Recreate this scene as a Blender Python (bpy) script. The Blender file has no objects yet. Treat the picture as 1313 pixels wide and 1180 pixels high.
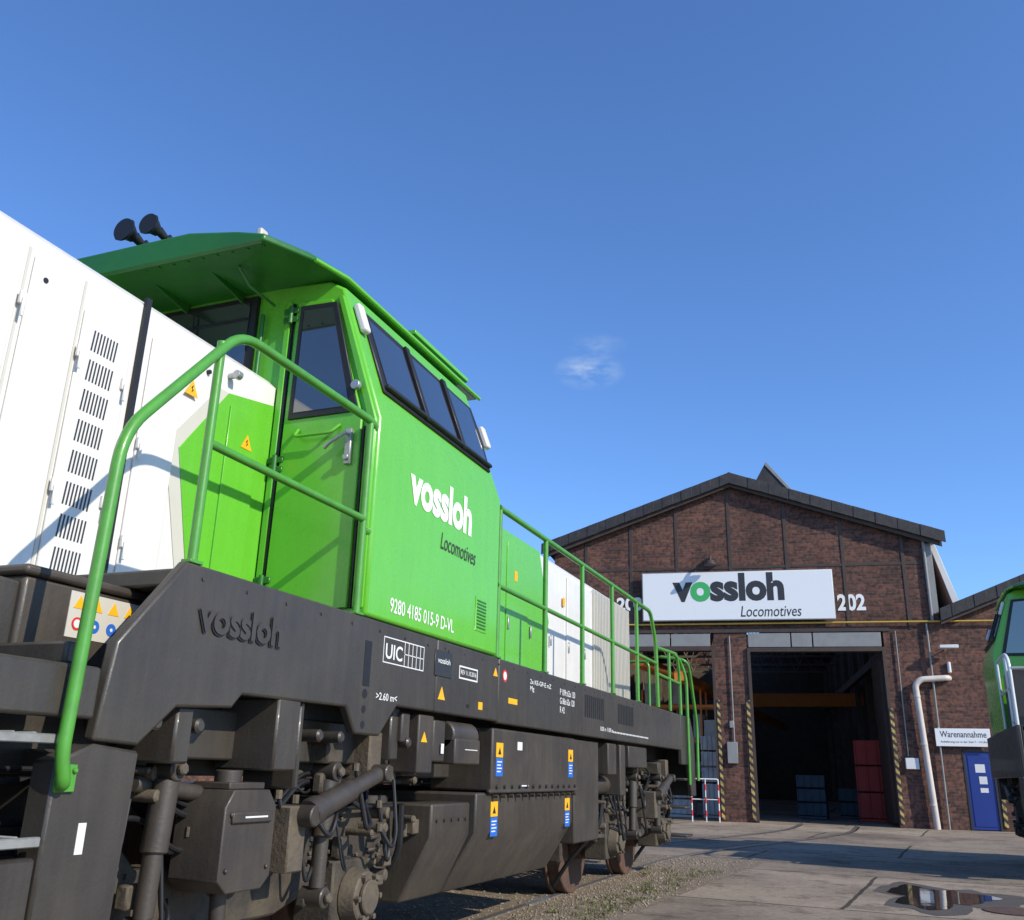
import bpy, bmesh, math, random
from mathutils import Vector, Matrix
random.seed(7)
sc=bpy.context.scene
COL=sc.collection
# ---------------------------------------------------------------- materials
def newmat(name):
    m=bpy.data.materials.new(name); m.use_nodes=True
    nt=m.node_tree; b=nt.nodes["Principled BSDF"]; return m,nt,b
def N(nt,t,**kw):
    n=nt.nodes.new(t)
    for k,v in kw.items(): setattr(n,k,v)
    return n
def noise(nt,scale,detail=5,rough=.6,coord='Object',vec=None):
    tc=N(nt,"ShaderNodeTexCoord"); n=N(nt,"ShaderNodeTexNoise")
    n.inputs["Scale"].default_value=scale; n.inputs["Detail"].default_value=detail; n.inputs["Roughness"].default_value=rough
    nt.links.new(vec if vec else tc.outputs[coord],n.inputs["Vector"]); return n
def ramp(nt,fac,stops):
    r=N(nt,"ShaderNodeValToRGB"); e=r.color_ramp.elements
    while len(e)<len(stops): e.new(.5)
    for i,(p,c) in enumerate(stops):
        e[i].position=p; e[i].color=(c[0],c[1],c[2],1) if not isinstance(c,(int,float)) else (c,c,c,1)
    nt.links.new(fac,r.inputs[0]); return r
def paint(name,col,rough=.35,coat=.3,dirt=.12,dirtcol=None,scale=3,metal=0,bump=0.0,bscale=200,streak=0):
    m,nt,b=newmat(name)
    n=noise(nt,scale,8,.65)
    d=dirtcol if dirtcol else [c*(1-dirt*3) if c*(1-dirt*3)>0 else 0 for c in col]
    r=ramp(nt,n.outputs["Fac"],[(.38,[a*(1-dirt)+q*dirt for a,q in zip(col,d)]),(.6,col),(.78,[a*(1-dirt*.6)+q*dirt*.6 for a,q in zip(col,d)])])
    src=r.outputs[0]
    if streak:
        tc=N(nt,"ShaderNodeTexCoord"); mp=N(nt,"ShaderNodeMapping"); mp.inputs["Scale"].default_value=(9,9,.7); nt.links.new(tc.outputs["Object"],mp.inputs[0])
        n4=noise(nt,1.6,6,.7,vec=mp.outputs[0]); r4=ramp(nt,n4.outputs["Fac"],[(.42,1-streak),(.60,1.0)])
        mx=N(nt,"ShaderNodeMix",data_type='RGBA',blend_type='MULTIPLY'); mx.inputs[0].default_value=1
        nt.links.new(src,mx.inputs[6]); nt.links.new(r4.outputs[0],mx.inputs[7]); src=mx.outputs[2]
    nt.links.new(src,b.inputs["Base Color"])
    n2=noise(nt,scale*5,4); r2=ramp(nt,n2.outputs["Fac"],[(.3,max(0,rough-.07)),(.7,min(1,rough+.1))])
    nt.links.new(r2.outputs[0],b.inputs["Roughness"])
    b.inputs["Coat Weight"].default_value=coat; b.inputs["Coat Roughness"].default_value=.12
    b.inputs["Metallic"].default_value=metal
    if bump:
        n3=noise(nt,bscale,3); bp=N(nt,"ShaderNodeBump"); bp.inputs["Strength"].default_value=bump; bp.inputs["Distance"].default_value=.01
        nt.links.new(n3.outputs["Fac"],bp.inputs["Height"]); nt.links.new(bp.outputs[0],b.inputs["Normal"])
    return m
GREEN=paint("green_paint",(.125,.47,.028),.28,.4,.10,streak=.04)
GREEND=paint("roof_green_paint",(.020,.15,.014),.4,.2,.2)
RAILG=paint("rail_green_paint",(.075,.30,.03),.4,.2,.3,(.05,.12,.03),9)
WHITE=paint("white_paint",(.73,.705,.66),.38,.25,.12,(.42,.38,.31),streak=.05)
CREAM=paint("cream_paint",(.56,.53,.45),.4,.2,.08)
RAILW=paint("rail_white_paint",(.66,.68,.66),.4,.2,.1)
FRAME=paint("frame_dark_paint",(.043,.037,.031),.46,.08,.35,(.085,.07,.05),1.7,0,.15,60,streak=.14)
FRAME2=paint("tank_dark_paint",(.046,.038,.031),.5,.06,.4,(.10,.08,.055),2,0,.15,60,streak=.18)
BOGIE=paint("bogie_grime",(.034,.028,.022),.72,0,.7,(.10,.078,.05),4,0,.5,45)
BOGIE2=paint("bogie_grime_dusty",(.080,.064,.046),.75,0,.6,(.15,.115,.075),6,0,.5,45)
RUST=paint("rusty_steel",(.075,.042,.03),.75,0,.5,(.15,.08,.045),8,0,.4,60)
BLACK=paint("black_rubber",(.012,.012,.013),.5,0,.1)
SILVER=paint("galvanised",(.45,.45,.44),.4,0,.2,None,6,.7)
TREAD=paint("tread_grating",(.30,.30,.28),.6,0,.4,(.12,.11,.1),12,.3)
YEL=paint("yellow_sticker",(.85,.42,.01),.5,0,.05)
BLUE=paint("blue_sticker",(.02,.13,.5),.5,0,.05)
RED=paint("red_sticker",(.6,.03,.02),.5,0,.05)
STW=paint("sticker_white",(.7,.7,.68),.5,0,.1)
STG=paint("plate_grey",(.03,.032,.035),.4,0,.1)
LETTW=paint("letter_white",(.82,.82,.79),.5,0,.03)
LETTD=paint("letter_dark",(.03,.032,.034),.5,0,.03)
LETTG=paint("letter_green",(.05,.42,.12),.5,0,.03)
def glass():
    m,nt,b=newmat("cab_glass"); b.inputs["Base Color"].default_value=(.022,.026,.03,1); b.inputs["Roughness"].default_value=.04
    b.inputs["Specular IOR Level"].default_value=1.0; b.inputs["Coat Weight"].default_value=1; b.inputs["Coat IOR"].default_value=2.0; b.inputs["Coat Roughness"].default_value=.02
    return m
GLASS=glass()
def brickmat(name,c1,c2,mort,w=.26,h=.083):
    m,nt,b=newmat(name)
    tc=N(nt,"ShaderNodeTexCoord"); sp=N(nt,"ShaderNodeSeparateXYZ"); cb=N(nt,"ShaderNodeCombineXYZ"); ad=N(nt,"ShaderNodeMath",operation='ADD')
    nt.links.new(tc.outputs["Object"],sp.inputs[0]); nt.links.new(sp.outputs[0],ad.inputs[0]); nt.links.new(sp.outputs[1],ad.inputs[1])
    nt.links.new(ad.outputs[0],cb.inputs[0]); nt.links.new(sp.outputs[2],cb.inputs[1])
    br=N(nt,"ShaderNodeTexBrick"); br.inputs["Scale"].default_value=1; br.inputs["Brick Width"].default_value=w; br.inputs["Row Height"].default_value=h
    br.inputs["Mortar Size"].default_value=.010; br.inputs["Mortar Smooth"].default_value=.3; br.inputs["Bias"].default_value=-.1
    br.inputs["Color1"].default_value=(*c1,1); br.inputs["Color2"].default_value=(*c2,1); br.inputs["Mortar"].default_value=(*mort,1)
    nt.links.new(cb.outputs[0],br.inputs["Vector"])
    n=noise(nt,.8,8,.7); r=ramp(nt,n.outputs["Fac"],[(.3,.42),(.5,.85),(.72,1.3)])
    mx=N(nt,"ShaderNodeMix",data_type='RGBA',blend_type='MULTIPLY'); mx.inputs[0].default_value=1
    nt.links.new(br.outputs["Color"],mx.inputs[6]); nt.links.new(r.outputs[0],mx.inputs[7])
    n4=noise(nt,9,2,.5); r4=ramp(nt,n4.outputs["Fac"],[(.40,.55),(.52,1.0)])
    mx3=N(nt,"ShaderNodeMix",data_type='RGBA',blend_type='MULTIPLY'); mx3.inputs[0].default_value=1
    nt.links.new(mx.outputs[2],mx3.inputs[6]); nt.links.new(r4.outputs[0],mx3.inputs[7])
    nt.links.new(mx3.outputs[2],b.inputs["Base Color"]); b.inputs["Roughness"].default_value=.85
    bp=N(nt,"ShaderNodeBump"); bp.inputs["Strength"].default_value=.6; bp.inputs["Distance"].default_value=.01; bp.invert=True
    nt.links.new(br.outputs["Fac"],bp.inputs["Height"]); nt.links.new(bp.outputs[0],b.inputs["Normal"])
    return m
BRICK=brickmat("brick",(.20,.078,.050),(.075,.034,.026),(.12,.09,.07))
SLATE=paint("slate",(.024,.023,.025),.7,0,.5,(.06,.052,.05),4,0,.5,20)
DSTEEL=paint("dark_steel_beam",(.045,.032,.025),.6,0,.4,(.11,.055,.035),4)
INT=paint("interior_wall",(.13,.10,.072),.9,0,.3)
INTS=paint("interior_steel",(.17,.14,.10),.6,0,.3)
ORANGE=paint("crane_orange",(.90,.26,.03),.5,0,.2)
GALV=paint("panel_grey",(.26,.26,.25),.55,0,.3,(.15,.15,.14),3)
PLAST=paint("pipe_white",(.60,.54,.48),.5,0,.25,(.4,.3,.22),3)
SIGNW=paint("sign_white",(.80,.80,.79),.35,.2,.05)
DOORB=paint("door_blue",(.012,.035,.22),.4,.1,.15)
PIPEY=paint("pipe_yellow",(.55,.35,.05),.5,0,.2)
def hazard():
    m,nt,b=newmat("hazard_stripes"); tc=N(nt,"ShaderNodeTexCoord"); sp=N(nt,"ShaderNodeSeparateXYZ"); nt.links.new(tc.outputs["Object"],sp.inputs[0])
    a=N(nt,"ShaderNodeMath",operation='ADD'); nt.links.new(sp.outputs[0],a.inputs[0]); nt.links.new(sp.outputs[2],a.inputs[1])
    f=N(nt,"ShaderNodeMath",operation='PINGPONG'); f.inputs[1].default_value=.11; nt.links.new(a.outputs[0],f.inputs[0])
    g=N(nt,"ShaderNodeMath",operation='GREATER_THAN'); g.inputs[1].default_value=.055; nt.links.new(f.outputs[0],g.inputs[0])
    n=noise(nt,6,6,.7); r=ramp(nt,n.outputs["Fac"],[(.4,(.20,.13,.05)),(.6,(.60,.42,.12))])
    mx=N(nt,"ShaderNodeMix",data_type='RGBA'); mx.inputs[6].default_value=(.03,.028,.025,1); nt.links.new(r.outputs[0],mx.inputs[7])
    nt.links.new(g.outputs[0],mx.inputs[0]); nt.links.new(mx.outputs[2],b.inputs["Base Color"]); b.inputs["Roughness"].default_value=.6
    return m
HAZ=hazard()
# ---------------------------------------------------------------- mesh helpers
def empty(name,loc=(0,0,0),rz=0):
    e=bpy.data.objects.new(name,None); e.location=loc; e.rotation_euler=(0,0,rz); e.empty_display_size=.3; COL.objects.link(e); return e
class Acc:
    def __init__(s,name,mat,parent=None,bevel=.006,seg=1):
        s.bm=bmesh.new(); s.name=name; s.mat=mat; s.parent=parent; s.bevel=bevel; s.seg=seg
    def poly(s,pts,off):
        off=Vector(off); pts=[Vector(p) for p in pts]
        a=[s.bm.verts.new(p) for p in pts]; b=[s.bm.verts.new(p+off) for p in pts]
        n=len(pts); fs=[s.bm.faces.new(a),s.bm.faces.new(b[::-1])]
        for i in range(n): fs.append(s.bm.faces.new((a[i],b[i],b[(i+1)%n],a[(i+1)%n])))
        bmesh.ops.recalc_face_normals(s.bm,faces=fs); return s
    def box(s,x0,x1,y0,y1,z0,z1):
        return s.poly([(x0,y0,z0),(x1,y0,z0),(x1,y1,z0),(x0,y1,z0)],(0,0,z1-z0))
    def yz(s,pts,x0,x1): return s.poly([(x0,p[0],p[1]) for p in pts],(x1-x0,0,0))
    def xz(s,pts,y0,y1): return s.poly([(p[0],y0,p[1]) for p in pts],(0,y1-y0,0))
    def cyl(s,p0,p1,r,r2=None,n=16):
        r2=r if r2 is None else r2
        p0=Vector(p0);p1=Vector(p1); d=(p1-p0).normalized(); u=d.orthogonal().normalized(); v=d.cross(u)
        A=[];B=[]
        for i in range(n):
            t=2*math.pi*i/n; q=u*math.cos(t)+v*math.sin(t); A.append(s.bm.verts.new(p0+q*r)); B.append(s.bm.verts.new(p1+q*r2))
        fs=[s.bm.faces.new(A),s.bm.faces.new(B[::-1])]
        for i in range(n): fs.append(s.bm.faces.new((A[i],B[i],B[(i+1)%n],A[(i+1)%n])))
        bmesh.ops.recalc_face_normals(s.bm,faces=fs); return s
    def sweep(s,pts,r,fil=.0,n=10):
        P=[Vector(p) for p in pts]
        if fil>0:
            Q=[P[0]]
            for i in range(1,len(P)-1):
                a=(P[i-1]-P[i]);b=(P[i+1]-P[i]); f=min(fil,a.length*.45,b.length*.45)
                s0=P[i]+a.normalized()*f; s1=P[i]+b.normalized()*f
                for k in range(7):
                    t=k/6; Q.append(s0*(1-t)**2+P[i]*2*t*(1-t)+s1*t*t)
            Q.append(P[-1]); P=Q
        rings=[]; u=None
        for i,p in enumerate(P):
            d=((P[min(i+1,len(P)-1)]-P[max(i-1,0)])).normalized()
            if u is None: u=d.orthogonal().normalized()
            else:
                u=(u-d*u.dot(d)).normalized()
            v=d.cross(u)
            rings.append([s.bm.verts.new(p+(u*math.cos(2*math.pi*k/n)+v*math.sin(2*math.pi*k/n))*r) for k in range(n)])
        fs=[s.bm.faces.new(rings[0][::-1]),s.bm.faces.new(rings[-1])]
        for a,b in zip(rings[:-1],rings[1:]):
            for k in range(n): fs.append(s.bm.faces.new((a[k],a[(k+1)%n],b[(k+1)%n],b[k])))
        bmesh.ops.recalc_face_normals(s.bm,faces=fs); return s
    def done(s):
        me=bpy.data.meshes.new(s.name); s.bm.to_mesh(me); s.bm.free()
        me.materials.append(s.mat)
        me.shade_smooth(); me.set_sharp_from_angle(angle=math.radians(38))
        o=bpy.data.objects.new(s.name,me); COL.objects.link(o)
        if s.parent: o.parent=s.parent
        if s.bevel>0:
            m=o.modifiers.new("bevel",'BEVEL'); m.width=s.bevel; m.segments=s.seg; m.limit_method='ANGLE'; m.angle_limit=math.radians(50)
        return o
def text(name,body,w,h,mats,mtx,parent,bold=.012,fmt=None,shear=0,ext=.0015):
    c=bpy.data.curves.new(name,'FONT'); c.body=body; c.size=1; c.offset=bold; c.extrude=.0; c.shear=shear; c.resolution_u=4
    for m in mats: c.materials.append(m)
    if fmt:
        for i,k in fmt.items(): c.body_format[i].material_index=k
    o=bpy.data.objects.new(name,c); COL.objects.link(o)
    dg=bpy.context.evaluated_depsgraph_get(); me=bpy.data.meshes.new_from_object(o.evaluated_get(dg))
    bpy.data.objects.remove(o)
    xs=[v.co.x for v in me.vertices]; ys=[v.co.y for v in me.vertices]
    sx=w/(max(xs)-min(xs)); sy=h/(max(ys)-min(ys)); x0=min(xs);y0=min(ys)
    for v in me.vertices: v.co=Vector(((v.co.x-x0)*sx,(v.co.y-y0)*sy,0))
    o=bpy.data.objects.new(name,me); COL.objects.link(o); o.matrix_local=mtx; o.parent=parent
    return o
def side_m(x,y,z):
    return Matrix(((0,0,1,x),(1,0,0,y),(0,1,0,z),(0,0,0,1)))
def front_m(x,y,z):
    return Matrix(((1,0,0,x),(0,0,-1,y),(0,1,0,z),(0,0,0,1)))

# ================================================================= LOCOMOTIVE
S=1.54; HW=.79
def sidex(z):
    return S if z<=3.15 else S-(z-3.15)*(.33/.9)
def loco(name,loc,front,rear,railmat,main=True):
    E=empty(name,loc)
    sec=[(-S,1.99),(S,1.99),(S,3.15),(1.215,4.06),(1.1,4.13),(0,4.2),(-1.1,4.13),(-1.215,4.06),(-S,3.15)]
    a=Acc("cab_body",GREEN,E,.02,2); a.xz(sec,4.37,6.24); a.done()
    bm=Acc("cab_roof",GREEND,E,.012,2)
    def rs(w,z,dz): return [(-w,z-.045),(w,z-.045),(w,z),(w*.8,z+.055),(w*.45,z+.12+dz),(-w*.45,z+.12+dz),(-w*.8,z+.055),(-w,z)]
    secs=[(3.78,rs(1.02,4.14,0)),(4.1,rs(1.13,4.17,.01)),(4.4,rs(1.19,4.18,.02)),(6.5,rs(1.19,4.18,.02))]
    rings=[[bm.bm.verts.new((x,y,z)) for x,z in s_] for y,s_ in secs]
    fs=[bm.bm.faces.new(rings[0]),bm.bm.faces.new(rings[-1][::-1])]
    for r0,r1 in zip(rings[:-1],rings[1:]):
        for k in range(8): fs.append(bm.bm.faces.new((r0[k],r0[(k+1)%8],r1[(k+1)%8],r1[k])))
    bmesh.ops.recalc_face_normals(bm.bm,faces=fs)
    bm.done()
    a=Acc("roof_gutter",GREEN,E,.004)
    for sg in (1,-1):
        a.sweep([(sg*1.15,4.12,4.13),(sg*1.21,4.4,4.14),(sg*1.21,6.5,4.14)],.016)
        a.box(sg*1.10,sg*1.17,5.4,6.35,4.235,4.27)
    a.done()
    a=Acc("visor_ribs",GREEND,E,.003)
    a.sweep([(-1.0,3.80,4.10),(1.0,3.80,4.10)],.012)
    for x in (-.6,.0,.45): a.poly([(x,3.86,4.14),(x,4.36,4.14),(x,4.36,4.06)],(.015,0,0))
    for k in range(9): a.cyl((.1+k*.11,3.84,4.09),(.1+k*.11,3.84,4.105),.01,n=6)
    a.done()
    d=Acc("cab_door",GREEN,E,.006)
    d.poly([(.87,4.345,2.03),(1.43,4.345,2.03),(1.43,4.345,3.16),(1.15,4.345,3.98),(.89,4.345,4.0)],(0,.03,0))
    d.box(.80,.845,4.35,4.375,2.0,4.02)
    d.poly([(1.455,4.352,2.03),(1.52,4.352,2.03),(1.52,4.352,3.14),(1.22,4.352,4.0),(1.18,4.352,4.0),(1.455,4.352,3.17)],(0,.025,0)); d.done()
    w=Acc("door_window_seal",BLACK,E,.004); w.poly([(.915,4.333,3.19),(1.405,4.333,3.19),(1.19,4.333,3.95),(.925,4.333,3.96)],(0,.02,0))
    w.box(.848,.866,4.352,4.376,2.03,4.0); w.box(1.434,1.45,4.356,4.376,2.03,3.1)
    w.poly([(-.60,4.34,3.45),(.58,4.34,3.45),(.58,4.34,4.10),(-.60,4.34,4.10)],(0,.035,0))
    if not main: w.poly([(-.68,4.34,3.1),(-1.42,4.34,3.1),(-1.18,4.34,3.97),(-.68,4.34,4.0)],(0,.035,0))
    w.done()
    w=Acc("door_window_glass",GLASS,E,0); w.poly([(.955,4.329,3.23),(1.345,4.329,3.23),(1.165,4.329,3.91),(.96,4.329,3.92)],(0,.01,0))
    w.box(-.55,.53,4.332,4.345,3.5,4.06)
    if not main: w.poly([(-.72,4.332,3.14),(-1.36,4.332,3.14),(-1.15,4.332,3.93),(-.72,4.332,3.96)],(0,.01,0))
    w.done()
    wp=Acc("windscreen_wipers",BLACK,E,0); wp.sweep([(.1,4.31,4.02),(.12,4.30,3.6)],.007); wp.sweep([(-.25,4.31,4.02),(-.22,4.30,3.6)],.007); wp.box(-.55,.52,4.322,4.332,3.93,3.945); wp.done()
    h=Acc("door_fittings",SILVER,E,.004); h.box(1.345,1.385,4.318,4.346,2.86,3.08); h.sweep([(1.365,4.32,3.04),(1.365,4.28,3.04),(1.27,4.27,2.98),(1.24,4.27,2.95)],.011)
    h.cyl((1.39,4.335,3.35),(1.39,4.30,3.35),.03); h.cyl((1.365,4.318,2.9),(1.365,4.30,2.9),.02)
    h.done()
    h=Acc("door_hinges",GREEND,E,.004)
    for z in (2.12,2.85,3.85):
        h.cyl((.855,4.335,z),(.855,4.335,z+.12),.016); h.box(.80,.91,4.335,4.345,z+.01,z+.05); h.box(.80,.91,4.335,4.345,z+.07,z+.11)
    h.sweep([(.68,4.0,4.11),(.70,4.1,4.02),(.72,4.34,4.0)],.009)
    h.sweep([(.64,4.335,2.0),(.64,4.335,3.95)],.014); h.done()
    h=Acc("door_grab_bracket",GREEN,E,.004); h.sweep([(1.0,4.34,3.12),(1.0,4.30,3.06),(1.25,4.30,3.06),(1.29,4.34,3.12)],.01,.03); h.done()
    for sg,nm in ((1,"side"),(-1,"offside")):
        def P(y,z,off=0): return Vector((sg*(sidex(z)+off*.94),y,z+off*.34))
        nrm=Vector((sg*.94,0,.34))
        k=Acc(nm+"_window_frame",BLACK,E,.006)
        k.poly([P(4.50,3.36),P(6.16,3.36),P(6.22,3.70),P(6.2,3.93),P(4.50,3.97)],nrm*.02); k.done()
        g=Acc(nm+"_window_glass",GLASS,E,0)
        for y0,y1 in ((4.56,5.03),(5.13,5.60),(5.70,6.12)): g.poly([P(y0,3.42,.021),P(y1,3.42,.021),P(y1,3.89,.021),P(y0,3.90,.021)],nrm*.006)
        g.done()
        k=Acc(nm+"_window_bars",BLACK,E,.004)
        for y in (5.05,5.63): k.poly([P(y,3.38,.02),P(y+.055,3.38,.02),P(y+.055,3.94,.02),P(y,3.94,.02)],nrm*.025)
        k.poly([P(4.52,3.385,.02),P(6.15,3.385,.02),P(6.15,3.41,.02),P(4.52,3.41,.02)],nrm*.03)
        k.done()
        k=Acc(nm+"_mirror_lamps",WHITE,E,.015,2)
        k.poly([P(4.40,3.74,.01),P(4.47,3.74,.01),P(4.47,3.94,.01),P(4.40,3.94,.01)],nrm*.05)
        k.poly([P(6.20,3.58,.01),P(6.27,3.58,.01),P(6.27,3.76,.01),P(6.20,3.76,.01)],nrm*.05); k.done()
        k=Acc(nm+"_cab_details",GREEN,E,.003)
        x0=sg*S; x1=sg*(S+.006)
        k.box(x0,x1,5.83,6.02,2.12,2.36); k.done()
        k=Acc(nm+"_vent_slats",GREEND,E,0)
        for i in range(9): k.box(x1,sg*(S+.010),5.85,6.0,2.14+i*.023,2.15+i*.023)
        k.done()
    def hood(nm,y0,y1):
        sec=[(-HW,1.82),(HW,1.82),(HW,3.42),(.73,3.475),(0,3.50),(-.73,3.475),(-HW,3.42)]
        a=Acc(nm,WHITE,E,.008); a.xz(sec,y0,y1); a.done()
    hood("front_hood",front if main else 4.2,4.36); hood("rear_hood",6.25,rear-.75 if main else rear-.1)
    pw=Acc("hood_doors",WHITE,E,.006,2); pg=Acc("hood_doors_green",GREEN,E,.006,2); pb=Acc("hood_seals",BLACK,E,0)
    pc=Acc("hood_cream_band",CREAM,E,0); hl=Acc("hood_latches",SILVER,E,.003); hv=Acc("hood_louvres",STG,E,0); wl=Acc("hood_latches_white",WHITE,E,.003)
    for sg in (1,-1):
        x0=sg*(HW+.001); x1=sg*(HW+.014); xb=sg*(HW+.004); x2=sg*(HW+.017)
        def panel(acc,y0,y1,z0=1.9,z1=3.33):
            acc.box(x0,x1,y0,y1,z0,z1)
        if main:
            for y0,y1 in ((-1.6,-.9),(-.88,-.2),(-.18,.5),(.52,1.2),(1.22,1.88),(1.9,2.50),(2.55,2.83)): panel(pw,y0,y1)
            pw.box(x0,x1,2.86,3.17,1.98,3.22)
            pb.box(x0,sg*(HW+.02),3.21,3.245,1.84,3.46)
            pc.box(x0,sg*(HW+.003),2.518,2.532,1.9,3.36); pc.box(x0,sg*(HW+.003),2.838,2.852,1.9,3.36)
            pw.box(x0,x1,3.30,3.56,1.95,3.28)
            pg.yz([(3.86,1.86),(4.35,1.86),(4.35,3.30),(3.93,3.22),(3.60,2.78)],x0,sg*(HW+.006))
            pc.yz([(3.78,1.86),(3.855,1.86),(3.595,2.78),(3.925,3.22),(3.85,3.22),(3.50,2.78)],x0,sg*(HW+.005))
            pg.box(sg*(HW+.006),x2,3.95,4.22,1.95,3.15)
            for i in range(8):
                z=3.14-i*.15
                for k in range(8):
                    y=2.925+k*.020; hv.yz([(y,z-.105),(y+.008,z-.105),(y+.014,z),(y+.006,z)],x1,sg*(HW+.0165))
            for y,z in ((2.86,2.35),(2.86,3.0),(2.52,3.1),(3.31,2.7),(3.31,2.2),(3.15,2.95),(3.15,2.35)):
                wl.box(x1,sg*(HW+.03),y-.016,y+.016,z-.03,z+.03); wl.box(sg*(HW+.03),sg*(HW+.04),y-.008,y+.008,z-.09,z)
            hl.cyl((sg*HW,3.92,3.32),(sg*(HW+.06),3.92,3.32),.018); hl.cyl((sg*(HW+.06),3.90,3.32),(sg*(HW+.06),3.94,3.32),.026)
            pb.cyl((sg*HW,2.62,3.24),(sg*(HW+.018),2.62,3.24),.013); pb.cyl((sg*HW,3.74,3.27),(sg*(HW+.018),3.74,3.27),.013)
        re=rear-.8
        yg=min(9.15,re-.1)
        if main:
            pg.yz([(6.26,1.86),(yg,1.86),(min(yg+.32,re),2.75),(yg,3.46),(6.26,3.46)],x0,sg*(HW+.006))
            y=6.35
            while y+.6<re:
                acc=pg if y+.6<yg else pw
                if y+.6<yg or y>yg+.3: acc.box(sg*(HW+.002),x2,y,y+.58,1.95,3.36)
                hl.box(x2,sg*(HW+.03),y+.03,y+.06,2.5,2.62)
                y+=.62
                if y>11: break
        else: pg.box(x0,x1,6.3,re,1.9,3.4)
    pw.done();pg.done();pb.done();pc.done();hl.done();hv.done();wl.done()
    if main:
        gr=Acc("radiator_grille",CREAM,E,0)
        for sg in (1,-1):
            y=11.05
            while y<rear-.85:
                gr.box(sg*(HW+.02),sg*(HW+.045),y,y+.03,2.0,3.40); y+=.07
        gr.done()
        st=Acc("warning_stickers",YEL,E,0)
        for y,z in ((3.62,3.12),(4.12,2.98)): st.yz([(y-.05,z-.04),(y+.05,z-.04),(y,z+.05)],HW+.018,HW+.02)
        for y in (7.2,8.4,9.9): st.box(HW+.018,HW+.02,y,y+.08,3.0,3.1)
        st.done()
        sb=Acc("sticker_symbols",BLACK,E,0)
        for y,z in ((3.62,3.12),(4.12,2.98)): sb.yz([(y-.006,z-.025),(y+.010,z-.008),(y,z),(y+.006,z+.023),(y-.011,z+.004),(y,z-.004)],HW+.02,HW+.0215)
        sb.done()
    fr=Acc("main_frame",FRAME,E,.012,2)
    for sg in (1,-1):
        x1=sg*(S-.005); x0=sg*(S-.06)
        if main:
            fr.yz([(2.60,1.27),(2.64,1.62),(2.95,1.985),(5.28,1.985),(5.28,1.54),(4.80,1.54),(4.62,1.37),(4.36,1.37),(4.26,1.50),(3.40,1.49),(3.34,1.43),(3.0,1.41),(2.82,1.26)],x0,x1)
            fr.yz([(5.29,1.54),(5.29,1.985),(6.30,1.985),(6.30,1.54)],x0,x1)
            fr.yz([(6.31,1.53),(6.31,1.985),(rear-.9,1.985),(rear-.9,1.53)],x0,x1)
            fr.yz([(rear-.89,1.35),(rear-.89,1.985),(rear-.25,1.985),(rear,1.7),(rear,.95),(rear-.3,.95),(rear-.45,1.35)],x0,x1)
            fr.box(x0,x1,front,2.59,1.34,1.52)
            fr.box(sg*1.0,sg*1.5,2.45,2.55,1.52,1.60)
        else:
            fr.box(x0,x1,front,rear,1.3,1.985)
            fr.box(x0,x1,front,front+.6,.6,1.3)
    fr.box(-1.15,1.15,front+.1,rear-.1,1.15,1.84)
    fr.box(-S+.07,S-.07,(3.0 if main else front),rear-.3,1.90,1.975)
    fr.box(-1.45,1.45,rear-.12,rear+.0,.95,1.9)
    if main: fr.box(-1.45,1.45,front,2.5,1.45,1.50)
    else:
        fr.box(-1.46,1.46,3.1,4.2,1.99,2.78); fr.box(-1.48,1.48,front,front+.1,.7,1.98)
    fr.done()
    if not main:
        rb=Acc("buffers",RUST,E,.01)
        for x in (-.87,.87):
            rb.cyl((x,front,1.06),(x,front-.4,1.06),.09,n=20); rb.cyl((x,front-.4,1.06),(x,front-.46,1.06),.23,n=28)
        rb.done()
    hr=Acc("handrails",railmat,E,0)
    for sg in (1,-1):
        x=sg*(S-.03); xo=sg*(S+.03)
        if main:
            hr.sweep([(x,2.50,1.14),(xo,2.47,1.12),(xo,2.44,1.22),(xo,2.47,2.38),(x,3.12,3.10),(x,4.42,3.11),(x,4.42,2.46),(x,4.32,2.46)],.024,.14,14)
            hr.sweep([(x,3.0,2.0),(x,3.0,3.0)],.021); hr.sweep([(x,4.32,2.0),(x,4.32,3.09)],.021); hr.sweep([(x,3.0,2.52),(x,4.32,2.52)],.021)
            hr.sweep([(x,6.28,3.12),(x,11.2,3.12),(x,11.45,2.78),(x,11.5,2.0)],.024,.12)
            hr.sweep([(x,6.28,2.52),(x,11.48,2.52)],.02)
            for k in range(5): hr.sweep([(x,6.30+1.05*k,2.0),(x,6.30+1.05*k,3.12)],.022)
            hr.sweep([(x,6.28,3.12),(sg*1.3,6.25,3.12)],.024)
            hr.sweep([(x,11.5,2.72),(x,12.7,2.78),(x,12.85,2.5),(x,12.85,1.99)],.022,.12); hr.sweep([(x,11.5,2.4),(x,12.85,2.4)],.02)
            hr.sweep([(x,12.2,2.0),(x,12.2,2.74)],.02)
            hr.sweep([(xo,13.0,1.1),(xo,13.0,2.5),(x,12.9,2.72),(x,12.5,2.76)],.022,.15)
            hr.sweep([(xo,13.6,1.15),(xo,13.65,1.9),(xo,13.3,2.55),(xo,13.1,2.75),(sg*1.2,13.1,2.8)],.022,.15)
            hr.sweep([(sg*.9,13.62,2.0),(sg*.9,13.62,2.8),(-sg*.9,13.62,2.8)],.02,.1)
        else:
            hr.sweep([(x,front+.05,.5),(x,front+.05,2.85),(x,front+.35,2.98),(x,4.2,2.98)],.026,.15); hr.sweep([(x,front+.05,2.5),(x,4.3,2.5)],.022)
            hr.sweep([(x,front+.45,.7),(x,front+.45,2.95)],.024)
            for z in (1.1,1.6,2.05): hr.sweep([(x,front+.05,z),(x,front+.45,z)],.02)
            hr.sweep([(x,4.3,2.0),(x,4.3,3.0)],.022)
            hr.sweep([(x,front+.05,2.75),(-x,front+.05,2.75)],.022)
    hr.done()
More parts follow.
